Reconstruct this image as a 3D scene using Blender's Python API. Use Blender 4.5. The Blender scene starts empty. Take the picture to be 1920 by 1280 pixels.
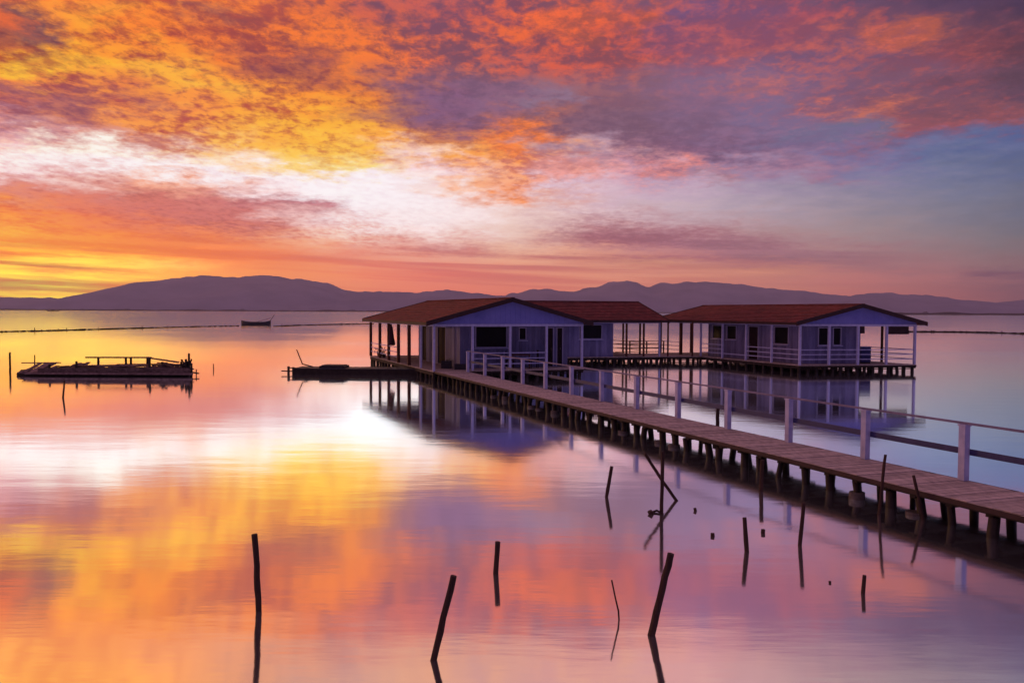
import bpy, bmesh, math, random
from mathutils import Vector, Matrix
random.seed(7)
sc = bpy.context.scene
col = sc.collection
R = math.radians

# ------------------------------------------------------------------ camera
HC = 3.52                      # camera height above the water
FPX = 1500.0                   # focal length in photograph pixels (1920 wide)
PITCH = math.atan(56.5 / FPX)
ROLL = R(0.26)
cam = bpy.data.cameras.new('camera')
cam.sensor_width = 36.0
cam.lens = FPX / 1920 * 36
cam.clip_start = 0.1
cam.clip_end = 60000
camo = bpy.data.objects.new('camera', cam)
col.objects.link(camo)
CM = Matrix.Translation((0, 0, HC)) @ Matrix.Rotation(R(90) - PITCH, 4, 'X') @ Matrix.Rotation(ROLL, 4, 'Z')
camo.matrix_world = CM
sc.camera = camo
sc.view_settings.view_transform = 'Standard'
sc.view_settings.look = 'None'
sc.view_settings.exposure = 0.0
sc.view_settings.gamma = 1.0
CR = CM.to_3x3()

def ray(px, py):
    return CR @ Vector(((px - 960) / FPX, (640 - py) / FPX, -1.0))
def at(px, py, z=0.0):
    d = ray(px, py); t = (z - HC) / d.z
    return Vector((d.x * t, d.y * t, z))
def atY(px, py, Y):
    d = ray(px, py); t = Y / d.y
    return Vector((d.x * t, Y, HC + d.z * t))

# ------------------------------------------------------------------ sky
def lin(c):
    r = []
    for x in c:
        x = max(0, min(255, x)) / 255
        r.append(x / 12.92 if x <= .04045 else ((x + .055) / 1.055) ** 2.4)
    return r
# dusk sky tones by direction: rows of elevation, columns of azimuth; a shaded and a lit cloud tone for each
SKY = [
 (-160, "f0963c ffbe50|e68c46 ffaa50|dc8250 faa05a|c37869 e69164|b4788c d28c87|be7d87 d78f8c|c88291 d78f91|cd8291 d78f91|c88291 d28c91|b97d8c c38791|a57882 af8282|8c6e7d 966e7d|78647d 82697d"),
 (-60, "dc7846 ffaa55|dc7846 ffa050|d2785a f59664|b4736e dc8c78|af6e82 d27d82|b9737d dc8278|c37882 dc827d|c87887 dc8787|c37887 d28282|b4737d c37d82|966478 aa6e7d|785569 82596e|5f4b69 69506e"),
 (0, "965050 e16e3c|be553c ff9632|c85f3c ffa03c|af554b fa8232|824b5a d76450|784b69 be5a64|7d4b64 eb6446|73506e c85a55|785073 af5a69|734b69 af505a|644b69 a54b5a|503c5a 6e415a|413250 503750"),
 (40, "96463c e16e3c|964b46 ffa03c|be5537 ff9632|a54b46 f57d37|8c4b50 f0783c|784b69 c85a5a|82465f f0693c|784b64 eb6441|6e507d a55a6e|784b69 b4555a|734b64 aa5055|5f415a 82465a|50374b 643c50"),
 (80, "aa4b32 eb7332|b95532 ffa52d|aa4b3c ff8c2d|a54b41 fa8232|964b4b fa7d32|7d4b64 e1644b|87465a eb693c|824655 e15a41|7d4b69 be5a5f|8c4b5f b45a5a|784b5f d2644b|734655 cd5f46|5f3746 733c46"),
 (120, "be501e ffbe2d|b45032 ffb932|a54b41 ffb43c|96464b f5782d|a04b46 fa8232|824b5f eb6e46|784b64 d75f50|8c4b5a d75a4b|875069 c35a5a|7d5573 c8645f|695073 965564|824b5f b95550|553c4b 693c4b"),
 (160, "b45a50 faa046|9b4b50 f58c46|a5504b ffc33c|a04b46 ffa032|a54b41 fa822d|7d5573 aa646e|785573 965f78|825573 a56473|826482 96647d|7d5f82 be6964|78556e 965564|734b5f a05055|5a4155 6e465a"),
 (200, "96505a d26e5a|8c4b5a be6455|b45a50 fa9646|b9553c ffaf3c|b45032 ff962d|785578 875f7d|785573 875a73|7d556e 875a73|7d5f7d 876482|7d6487 a05f73|825064 e67350|6e4b5f 8c505a|5f4155 964b50"),
 (240, "d78ca0 f5aa8c|c3736e faaa64|b95541 ffaf46|be5541 ffbe3c|c35a32 ffbe37|964b55 eb6e3c|874b5f f0733c|785069 825a73|785a78 826482|736991 82698c|785f7d 965569|5a5f8c a0555f|4b5f91 645a82"),
 (280, "fadcdc fff5fa|f0beb4 fffafa|dc8c78 ffebf0|cd694b ffb95a|c86437 ffcd46|d76432 ffaa46|c86450 ff9646|8c5a78 be8296|7d5573 96698c|735f82 82698c|736996 8c6482|5a6996 5f6996|4b5f8c 505f8c"),
 (320, "ebb4c3 fff0f5|f0bebe fff5f5|f5e1eb fff5ff|faebf5 fff5ff|fae1d2 fff5ff|f0d2d7 fae1f0|c86e5f ffaa6e|cd96aa d7afc8|aa8caf f08c82|9682a5 9b82a5|7d78a0 8278a0|697396 697396|556487 556487"),
 (360, "cd695a e18c7d|c86e69 e69687|cd6e5a f0a082|d7aab4 fff0fa|fcf0fc fcf0fc|fae8f0 fae8f0|e17850 fac8b4|d7b9cd d7b9cd|bea5be bea5be|a091aa a091aa|87829b 87829b|737891 737891|5f6982 5f6982"),
 (400, "eb6e2d ff9632|e16946 eb7850|c3645f d7786e|be6464 d7827d|ebd7e1 fdf0fa|fae8ee fae8ee|f0d7d7 f0d7d7|cdaab4 dec0c8|c8b2bc c8b2bc|aa9baa aa9baa|918796 918796|78788a 78788a|62697d 62697d"),
 (440, "ff9628 ffbe3c|f07832 ff963c|e67346 fa8750|d76e5a f5966e|e18c7d fae1dc|e6b4b4 fae1e1|ebc8be ebc8be|a05f69 cd9696|a56978 b98c96|aa878c b49196|9b878c 9b878c|827882 827882|696973 696973"),
 (480, "f06e1e ffaa32|fa8c32 ffaa46|f57d41 fa8c4b|eb7350 f5825a|e17864 f09678|cd6e69 eba591|c3736e ebaf91|aa5f64 d7917d|a5646e be7d7d|965f6e a56e73|966973 a57878|8c6e73 8c6e73|736469 736469"),
 (520, "eb6e1e ffe65a|f07828 ffe15a|fa8c3c ffaa50|f57d4b fa965a|f07850 fa915f|e16e5a f08264|d26e5f e68769|cd735f e19173|c87864 d78c73|be7869 cd876e|b46e69 b97869|965f64 9b6464|6e4b55 78555a"),
 (560, "f0821e fff05a|fa9628 ffe150|ffaa50 ffaf55|fa8c5a fa915f|f8875a f88c5f|f07d5a f07d5a|e1735a e1735a|dc7d5f dc7d5f|d77d64 d77d64|c8735f c8735f|be695f be695f|a55f5a a55f5a|784b50 784b50"),
]
COLX = [i * 160 for i in range(13)]
def hx(s): return [int(s[i:i + 2], 16) for i in (0, 2, 4)]
TAB = []
for py, row in SKY:
    cells = [tuple(hx(h) for h in c.split()) for c in row.split('|')]
    TAB.append((py, cells))
def tone(px, py, k):
    px = max(0, min(1920, px)); py = max(TAB[0][0], min(TAB[-1][0], py))
    i = 0
    while i < len(TAB) - 2 and TAB[i + 1][0] < py: i += 1
    f = (py - TAB[i][0]) / (TAB[i + 1][0] - TAB[i][0])
    j = min(11, int(px // 160)); g = (px - 160 * j) / 160
    def L(r): return [a * (1 - g) + b * g for a, b in zip(r[j][k], r[j + 1][k])]
    return [a * (1 - f) + b * f for a, b in zip(L(TAB[i][1]), L(TAB[i + 1][1]))]

# single cloud banks, gaps and lit streaks: centre, half size, slope, tone, strength
BANKS = [
 (55,65,60,34,0,(98,68,88),.9),(400,38,50,18,0,(130,75,92),.8),(420,108,45,16,0,(132,72,92),.8),(565,132,60,28,0,(128,68,88),.85),
 (110,200,120,18,.05,(138,82,102),.8),(40,132,75,15,-.22,(255,200,48),.8),(130,112,60,10,-.05,(255,190,48),.6),(300,138,90,10,.22,(255,190,62),.6),
 (400,168,60,9,.1,(255,195,66),.6),(222,60,30,22,.3,(255,180,50),.55),(150,20,70,14,0,(255,165,60),.5),(470,245,130,9,.12,(255,180,58),.5),
 (610,298,90,18,0,(255,196,78),.8),(690,270,60,25,0,(255,165,60),.6),(700,312,60,12,0,(255,225,110),.7),
 (250,322,150,12,.03,(255,244,252),.8),(290,280,60,14,0,(255,242,250),.8),(100,292,130,18,0,(255,246,250),.8),(60,246,150,10,.1,(205,150,165),.7),(250,262,110,8,.1,(200,115,100),.6),
 (440,335,120,14,0,(255,243,252),.8),(690,365,150,38,.05,(253,241,252),1),(560,355,90,12,0,(255,240,250),.7),(800,400,110,32,.05,(250,234,240),.9),
 (780,305,80,20,0,(245,222,240),.8),(850,225,110,40,0,(128,88,118),.9),(900,190,120,34,0,(130,94,126),.8),(790,195,50,26,0,(122,82,118),.8),
 (955,258,36,30,-.3,(252,128,52),.95),(880,290,60,12,-.05,(255,165,70),.8),(920,345,48,16,.2,(240,128,80),.9),(970,372,55,12,.15,(248,140,70),.9),(850,340,50,12,.2,(255,205,150),.6),
 (1090,275,70,20,0,(205,182,208),.8),(1080,318,90,8,.05,(238,150,140),.8),(1040,345,60,10,0,(215,200,228),.7),(1065,382,40,7,0,(225,150,140),.7),
 (1030,185,34,12,.1,(140,132,166),.7),(1170,240,170,34,.02,(122,90,116),.7),(1330,295,130,14,-.06,(118,84,114),.85),(1290,322,48,12,.15,(244,140,126),.9),(1340,338,36,5,0,(160,112,130),.7),
 (1505,320,42,10,.12,(226,112,112),.95),(1550,334,30,5,.05,(150,98,122),.7),(1620,211,60,10,0,(245,128,88),1),(1560,215,28,6,0,(255,175,150),.8),(1700,200,110,12,-.05,(160,84,86),.7),(1700,235,130,8,-.06,(178,84,88),.8),(1850,222,100,7,-.06,(158,82,84),.8),
 (1690,78,95,13,-.05,(214,104,74),.9),(1620,92,60,9,-.2,(198,96,84),.8),(1800,100,120,20,-.3,(150,74,82),.6),(1400,140,40,8,.05,(240,122,98),.9),(1430,178,38,10,0,(214,112,98),.85),(1400,105,40,12,0,(200,96,92),.6),(1490,40,60,18,0,(186,84,94),.6),
 (1560,245,110,16,-.05,(112,116,152),.8),(1680,262,160,6,-.02,(118,92,128),.6),(1150,45,60,26,.1,(228,96,62),.6),(1060,60,60,22,0,(240,108,58),.6),
 (120,368,170,16,.03,(212,120,104),.8),(330,385,150,18,.06,(200,108,100),.85),(500,388,110,16,.03,(192,106,110),.9),(450,420,110,12,.08,(196,104,98),.8),(330,352,45,10,0,(240,132,80),.7),(590,388,45,5,.02,(186,110,122),.8),
 (545,417,48,6,.1,(252,228,234),.9),(600,432,60,6,.05,(240,200,200),.5),(480,352,60,5,.03,(228,150,130),.5),
 (160,492,190,9,.01,(255,214,60),.85),(320,500,90,6,.01,(255,190,90),.6),(60,532,130,7,.02,(255,232,62),.95),(80,510,150,5,0,(208,92,36),.7),(60,455,150,6,.02,(255,186,62),.6),(120,548,120,4,.0,(224,110,40),.6),(80,556,140,4,0,(255,225,50),.8),
 (710,462,26,12,-.5,(250,186,140),.7),(660,475,80,8,-.1,(222,120,104),.5),(850,468,80,10,.06,(196,112,112),.8),(760,440,40,4,-.2,(214,150,150),.6),
 (1180,448,110,16,.05,(162,98,112),.95),(1340,460,150,13,.07,(158,104,122),.95),(1500,478,170,10,.04,(148,104,118),.9),(1640,497,150,6,.0,(142,100,112),.85),(1880,514,80,5,0,(96,64,84),.9),
 (1010,470,60,5,-.2,(236,180,150),.6),(1200,492,120,6,.02,(236,168,130),.7),(1400,505,150,6,.03,(216,142,112),.6),(1090,408,30,3.5,0,(150,112,130),.7),(1000,398,22,3.5,0,(160,118,140),.7),(1150,432,60,4,0,(178,120,130),.5),
 (500,540,200,5,.02,(255,170,110),.4),(900,530,150,6,.02,(228,126,100),.4),
]
tone0 = tone
def tone(px, py, k):
    c = tone0(px, py, k)
    if py < -10: q = min(1, (-10 - py) / 60) * min(1, px / 700); c = [c[0], c[1] * (1 + .08 * q), c[2] * (1 + .0 * q)]
    if py > 420 and px < 700:      # the glow where the sun is about to rise
        q = min(1, (py - 420) / 60) * min(1, (700 - px) / 500)
        c = [c[0], c[1] * (1 - .02 * q), c[2] * (1 - .55 * q)]
    if py < 300 and px < 1250: c = [c[0], c[1], c[2] * (.90 if k else .94)]
    if py < 270 and px < 620: c = [c[0], c[1] * (1 - .07 * min(1, (620 - px) / 200)), c[2]]
    if py < 5: return c
    for cx, cy, rx, ry, sl, cc, st in BANKS:
        dx = (px - cx) / (rx * 1.25); dy = (py - cy - sl * (px - cx)) / (ry * 1.35)
        w_ = max(0, 1 - (dx * dx + dy * dy)) ** .8 * st
        if w_ > 0:
            g = (.9 if sum(cc) < 560 else .985) if k == 0 else 1.04
            c = [a * (1 - w_) + b * g * w_ for a, b in zip(c, cc)]
    return c
world = bpy.data.worlds.new("World"); sc.world = world
world.use_nodes = True
sc.world = None
nt = world.node_tree; nt.nodes.clear()
def N(t, **kw):
    n = nt.nodes.new(t)
    for k, v in kw.items(): setattr(n, k, v)
    return n
def setin(n, i, v):
    if hasattr(v, 'is_output') : nt.links.new(v, n.inputs[i])
    else: n.inputs[i].default_value = v
def M(op, a, b=None, c=None, clamp=False):
    n = N('ShaderNodeMath', operation=op); n.use_clamp = clamp
    setin(n, 0, a)
    if b is not None: setin(n, 1, b)
    if c is not None: setin(n, 2, c)
    return n.outputs[0]
def MR(v, a, b, c=0.0, d=1.0, smooth=True):
    n = N('ShaderNodeMapRange'); n.interpolation_type = 'SMOOTHSTEP' if smooth else 'LINEAR'
    setin(n, 0, v); n.inputs[1].default_value = a; n.inputs[2].default_value = b
    n.inputs[3].default_value = c; n.inputs[4].default_value = d
    return n.outputs[0]
def MIX(f, a, b):
    n = N('ShaderNodeMix', data_type='RGBA'); n.clamp_factor = True
    setin(n, 0, f)
    for i, v in ((6, a), (7, b)):
        if hasattr(v, 'is_output'): nt.links.new(v, n.inputs[i])
        else: n.inputs[i].default_value = (*v, 1)
    return n.outputs[2]
def CMB(x, y, z):
    n = N('ShaderNodeCombineXYZ'); setin(n, 0, x); setin(n, 1, y); setin(n, 2, z); return n.outputs[0]
def NOISE(vec, scale, detail, rough=0.5, dist=0.0, out=0):
    n = N('ShaderNodeTexNoise'); n.noise_dimensions = '3D'
    nt.links.new(vec, n.inputs['Vector']); n.inputs['Scale'].default_value = scale
    n.inputs['Detail'].default_value = detail; n.inputs['Roughness'].default_value = rough
    n.inputs['Distortion'].default_value = dist
    return n.outputs[out]
tc = N('ShaderNodeTexCoord')
nrm = N('ShaderNodeVectorMath', operation='NORMALIZE'); nt.links.new(tc.outputs['Generated'], nrm.inputs[0])
sep = N('ShaderNodeSeparateXYZ'); nt.links.new(nrm.outputs[0], sep.inputs[0])
X, Y, Z = sep.outputs
hor = M('SQRT', M('MAXIMUM', M('SUBTRACT', 1.0, M('MULTIPLY', Z, Z)), 1e-5))
v0 = M('DIVIDE', M('MAXIMUM', Z, 0.0), hor)
az0 = M('ARCTAN2', X, Y)
den = M('ADD', M('MAXIMUM', Z, 0.0), 0.11)
plane = CMB(M('DIVIDE', X, den), M('DIVIDE', Y, den), 0.0)
plane2 = CMB(M('DIVIDE', X, den), M('DIVIDE', Y, den), 7.3)
# wispy displacement of the large pattern
wA = NOISE(plane, 4.0, 9, .68)
wB = NOISE(plane2, 4.6, 9, .68)
wsc = MR(v0, 0.04, 0.21, 0.22, 1.0)
az = M('ADD', az0, M('MULTIPLY', M('MULTIPLY', M('SUBTRACT', wA, .5), .30), wsc))
v = M('ADD', v0, M('MULTIPLY', M('MULTIPLY', M('SUBTRACT', wB, .5), .105), wsc))
fac = M('DIVIDE', M('ADD', az, 1.2), 2.4, clamp=True)
AZS = [-1.2, -0.85] + [math.atan((x * 1920 / 26 - 960) / FPX) for x in range(27)] + [0.85, 1.2]
VS = [.0085 * i for i in range(14)] + [.1105 + .0165 * i for i in range(1, 22)]
def cellpx(a, vv):
    a2 = max(-.569, min(.569, a))
    px = 960 + FPX * math.tan(a2); py = 580 + px * .0045 - FPX * vv / math.cos(a2)
    return px, py
def rowgroup(vv, k):
    ng = bpy.data.node_groups.new('sky_band', 'ShaderNodeTree')
    ng.interface.new_socket('Fac', in_out='INPUT', socket_type='NodeSocketFloat')
    ng.interface.new_socket('Color', in_out='OUTPUT', socket_type='NodeSocketColor')
    n = ng.nodes.new('ShaderNodeValToRGB'); cr = n.color_ramp; cr.interpolation = 'LINEAR'
    for i, a in enumerate(AZS):
        px, py = cellpx(a, vv)
        c = lin(tone(px, py, k))
        if k == 1 and px < 520 and py > 470: c = [q * (1 + .45 * min(1, (520 - px) / 300)) for q in c]
        if a > .6: c = [q * (.75 if a < 1 else .5) for q in c]
        if a < -1: c = [q * .7 for q in c]
        p = (a + 1.2) / 2.4
        if i == 0: e = cr.elements[0]; e.position = 0
        elif i == 1: e = cr.elements[1]; e.position = p
        else: e = cr.elements.new(p)
        e.color = (*c, 1)
    gi = ng.nodes.new('NodeGroupInput'); go = ng.nodes.new('NodeGroupOutput')
    ng.links.new(gi.outputs[0], n.inputs[0]); ng.links.new(n.outputs[0], go.inputs[0])
    return ng
GROUPS = {(i, k): rowgroup(VS[i], k) for k in (0, 1) for i in range(len(VS))}
def rowramp(i, k):
    n = N('ShaderNodeGroup'); n.node_tree = GROUPS[(i, k)]
    nt.links.new(fac, n.inputs[0]); return n.outputs[0]
res = []
for k in (0, 1):
    cur = rowramp(0, k)
    for i in range(1, len(VS)):
        f = M('DIVIDE', M('SUBTRACT', v, VS[i - 1]), VS[i] - VS[i - 1], clamp=True)
        cur = MIX(f, cur, rowramp(i, k))
    res.append(cur)
# cloud texture: small altocumulus cells and streaks, finer towards the horizon
stretch = CMB(M('MULTIPLY', M('DIVIDE', X, den), 0.95), M('MULTIPLY', M('DIVIDE', Y, den), .72), 3.1)
n1 = NOISE(stretch, 21.0, 8, .62, .25)
n2 = NOISE(stretch, 5.0, 5, .55, .2)
lowst = CMB(M('MULTIPLY', az0, 2.2), M('MULTIPLY', M('ADD', v0, M('MULTIPLY', az0, .035)), 60.0), 1.0)
n3 = NOISE(lowst, 1.0, 5, .55, .3)
n5 = NOISE(stretch, 34.0, 5, .6, .6)
ridge = M('SUBTRACT', .68, M('ABSOLUTE', M('MULTIPLY', M('SUBTRACT', n5, .5), 2.4)))
n4 = NOISE(stretch, 1.7, 3, .5, .3)
ntex = M('ADD', M('ADD', M('MULTIPLY', n1, .46), M('MULTIPLY', n2, .26)), M('ADD', M('MULTIPLY', n4, .18), M('MULTIPLY', ridge, .10)))
lowm = MR(v0, .05, .11, 1.0, 0.0)
tmix = M('ADD', M('MULTIPLY', ntex, M('SUBTRACT', 1.0, lowm)), M('MULTIPLY', n3, lowm))
tmix2 = M('SUBTRACT', tmix, MR(az0, -.22, .35, -.002, .050, False))
t = MR(tmix2, .41, .565)
cloud = MIX(t, res[0], res[1])
# unseen sky: dim violet dusk behind; orange left, pink overhead set to light the scene
front = MR(M('DIVIDE', Y, hor), -.15, .45)
backc = MIX(MR(v0, 0.0, .8), (.06, .05, .13), (.06, .062, .19))
leftm = MR(X, -.9, -.3, .55, 0.0)
backc = MIX(leftm, backc, (.75, .26, .16))
c2 = MIX(front, backc, cloud)
c3 = MIX(MR(v0, .42, 1.1), c2, (.42, .22, .34))
tau = M('MINIMUM', 1.30, M('DIVIDE', .0465, M('MAXIMUM', v0, .01)))
boost = M('POWER', 2.71828, M('MULTIPLY', tau, .78))
bn = N('ShaderNodeVectorMath', operation='SCALE'); nt.links.new(c3, bn.inputs[0]); nt.links.new(boost, bn.inputs['Scale']); c3 = bn.outputs[0]
vm = N('ShaderNodeVectorMath', operation='MULTIPLY'); nt.links.new(c3, vm.inputs[0]); nt.links.new(CMB(1.0, M('POWER', 2.71828, M('MULTIPLY', tau, -.03)), M('POWER', 2.71828, M('MULTIPLY', tau, -.17))), vm.inputs[1]); c3 = vm.outputs[0]
below = MR(Z, -.12, 0.0)
c4 = MIX(below, (.10, .06, .09), c3)
bg = N('ShaderNodeBackground'); nt.links.new(c4, bg.inputs[0]); bg.inputs[1].default_value = 1.0
wo = N('ShaderNodeOutputWorld'); nt.links.new(bg.outputs[0], wo.inputs[0])
sc.world = world

# ------------------------------------------------------------------ sun (just at the horizon, behind the left end of the lagoon)
sd = bpy.data.lights.new('sun', 'SUN'); sd.energy = 1.0; sd.angle = R(1); sd.color = (1, .5, .2)
so = bpy.data.objects.new('sun', sd); col.objects.link(so)
saz, sel = R(-60), R(3)
sv = Vector((math.sin(saz) * math.cos(sel), math.cos(saz) * math.cos(sel), math.sin(sel)))
so.rotation_euler = sv.to_track_quat('Z', 'Y').to_euler()

# ------------------------------------------------------------------ materials
def mat(name, c1, c2=None, rough=.8, scale=3.0, bump=0.0, stretch=(1, 1, 1), metallic=0.0, island=0.0, spec=.3, bscale=None):
    m = bpy.data.materials.new(name); m.use_nodes = True
    t = m.node_tree; ns = t.nodes; lk = t.links
    b = ns['Principled BSDF']; b.inputs['Roughness'].default_value = rough
    b.inputs['Metallic'].default_value = metallic
    b.inputs['Specular IOR Level'].default_value = spec
    tcn = ns.new('ShaderNodeTexCoord'); mp = ns.new('ShaderNodeMapping')
    mp.inputs['Scale'].default_value = stretch
    lk.new(tcn.outputs['Object'], mp.inputs[0])
    nz = ns.new('ShaderNodeTexNoise'); nz.inputs['Scale'].default_value = scale
    nz.inputs['Detail'].default_value = 6; nz.inputs['Roughness'].default_value = .65
    lk.new(mp.outputs[0], nz.inputs['Vector'])
    rp = ns.new('ShaderNodeValToRGB'); lk.new(nz.outputs[0], rp.inputs[0])
    rp.color_ramp.elements[0].position = .32; rp.color_ramp.elements[1].position = .68
    rp.color_ramp.elements[0].color = (*c1, 1); rp.color_ramp.elements[1].color = (*(c2 or c1), 1)
    out = rp.outputs[0]
    if island:
        g = ns.new('ShaderNodeNewGeometry'); mr = ns.new('ShaderNodeMapRange')
        mr.inputs[3].default_value = 1 - island; mr.inputs[4].default_value = 1 + island
        lk.new(g.outputs['Random Per Island'], mr.inputs[0])
        vm = ns.new('ShaderNodeVectorMath'); vm.operation = 'SCALE'
        lk.new(out, vm.inputs[0]); lk.new(mr.outputs[0], vm.inputs['Scale']); out = vm.outputs[0]
    lk.new(out, b.inputs['Base Color'])
    if bump:
        nb = ns.new('ShaderNodeTexNoise'); nb.inputs['Scale'].default_value = bscale or scale * 4; nb.inputs['Detail'].default_value = 5
        lk.new(mp.outputs[0], nb.inputs['Vector'])
        bp = ns.new('ShaderNodeBump'); bp.inputs['Strength'].default_value = bump; bp.inputs['Distance'].default_value = .02
        lk.new(nb.outputs[0], bp.inputs['Height']); lk.new(bp.outputs[0], b.inputs['Normal'])
    return m
MT = dict(
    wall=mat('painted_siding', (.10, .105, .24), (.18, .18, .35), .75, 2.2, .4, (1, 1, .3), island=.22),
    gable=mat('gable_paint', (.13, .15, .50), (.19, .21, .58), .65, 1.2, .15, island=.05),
    trim=mat('white_trim', (.30, .33, .60), (.46, .48, .76), .65, 6, .3),
    raildark=mat('backlit_rail_paint', (.10, .09, .20), (.20, .18, .34), .6, 3, .2),  # rail's dark look against bright water put into its colour
    dtrim=mat('navy_paint', (.02, .025, .12), (.035, .04, .17), .55, 5, .2),
    porchbrown=mat('brown_post_wood', (.06, .02, .015), (.10, .035, .025), .8, 6, .3),
    roof=mat('roof_tiles', (.085, .015, .018), (.19, .032, .030), .8, 3.0, .5, island=.25),
    fascia=mat('dark_fascia', (.022, .010, .014), (.04, .016, .02), .7, 4, .2),
    deck=mat('weathered_planks', (.28, .24, .23), (.50, .42, .40), .8, 2.5, .5, (4, 1, 1), island=.24, bscale=14),
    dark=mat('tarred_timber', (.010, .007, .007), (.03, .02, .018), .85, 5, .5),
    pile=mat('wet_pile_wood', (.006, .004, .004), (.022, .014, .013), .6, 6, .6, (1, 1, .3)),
    concrete=mat('weathered_concrete', (.05, .045, .045), (.13, .115, .115), .85, 7, .6),
    stake=mat('stake_wood', (.02, .009, .008), (.055, .025, .02), .8, 8, .8, (1, 1, .15)),
    hull=mat('dark_hull', (.015, .015, .022), (.035, .03, .045), .5, 3, .2),
    glass=mat('dark_glass', (.006, .006, .010), (.010, .010, .014), .5, 1, 0, spec=.08),
    frame=mat('window_frame', (.34, .34, .55), (.40, .40, .60), .6, 5, .1),
    door=mat('dark_door', (.015, .008, .012), (.03, .015, .02), .7, 4, .2, spec=.08),
    cloth=mat('dark_cloth', (.03, .01, .02), (.06, .02, .03), .95, 9, .4),
    raft=mat('grey_driftwood', (.06, .035, .035), (.24, .16, .16), .85, 5, .7, (1, 3, 1), island=.5),
    plant=mat('dark_leaves', (.02, .03, .015), (.05, .06, .03), .7, 9, .2),
    shore=mat('marsh_ground', (.03, .02, .025), (.05, .035, .035), .95, .02, 0),
    hillm=mat('haze_tinted_hillside', (.17, .17, .27), (.36, .34, .46), .95, .0035, 0),  # pale blue of haze and contrast of relief mixed into the hill colour
)
def water_mat():
    m = bpy.data.materials.new('still_water'); m.use_nodes = True
    t = m.node_tree; ns = t.nodes; lk = t.links; ns.clear()
    out = ns.new('ShaderNodeOutputMaterial'); mix = ns.new('ShaderNodeMixShader')
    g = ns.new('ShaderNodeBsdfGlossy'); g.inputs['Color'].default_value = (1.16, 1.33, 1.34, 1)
    g.inputs['Roughness'].default_value = .045
    d = ns.new('ShaderNodeBsdfDiffuse'); d.inputs['Color'].default_value = (.55, .50, .56, 1)
    geo = ns.new('ShaderNodeNewGeometry')
    def nz(sc, st, det, r=.5):
        mp = ns.new('ShaderNodeMapping'); mp.inputs['Scale'].default_value = st
        lk.new(geo.outputs['Position'], mp.inputs[0])
        n = ns.new('ShaderNodeTexNoise'); n.inputs['Scale'].default_value = sc; n.inputs['Detail'].default_value = det
        n.inputs['Roughness'].default_value = r
        lk.new(mp.outputs[0], n.inputs['Vector']); return n.outputs[0]
    a = nz(.9, (.5, 1.6, 1), 3); b = nz(6, (.35, 2.2, 1), 4, .6)
    b1 = ns.new('ShaderNodeBump'); b1.inputs['Strength'].default_value = .07; b1.inputs['Distance'].default_value = .05
    lk.new(a, b1.inputs['Height'])
    b2 = ns.new('ShaderNodeBump'); b2.inputs['Strength'].default_value = .045; b2.inputs['Distance'].default_value = .01
    lk.new(b, b2.inputs['Height']); lk.new(b1.outputs[0], b2.inputs['Normal'])
    lk.new(b2.outputs[0], g.inputs['Normal'])
    # patches where a breath of wind dulls the mirror
    rr = ns.new('ShaderNodeMapRange'); lk.new(nz(.05, (.5, 1.6, 1), 3), rr.inputs[0])
    rr.inputs[1].default_value = .4; rr.inputs[2].default_value = .65
    rr.inputs[3].default_value = .05; rr.inputs[4].default_value = .095
    lk.new(rr.outputs[0], g.inputs['Roughness'])
    lw = ns.new('ShaderNodeLayerWeight'); lw.inputs['Blend'].default_value = .5
    mr = ns.new('ShaderNodeMapRange'); lk.new(lw.outputs['Facing'], mr.inputs[0])
    mr.inputs[1].default_value = .4; mr.inputs[2].default_value = .95
    mr.inputs[3].default_value = .955; mr.inputs[4].default_value = .985
    lk.new(mr.outputs[0], mix.inputs[0]); lk.new(d.outputs[0], mix.inputs[1]); lk.new(g.outputs[0], mix.inputs[2])
    lk.new(mix.outputs[0], out.inputs[0])
    return m

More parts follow.
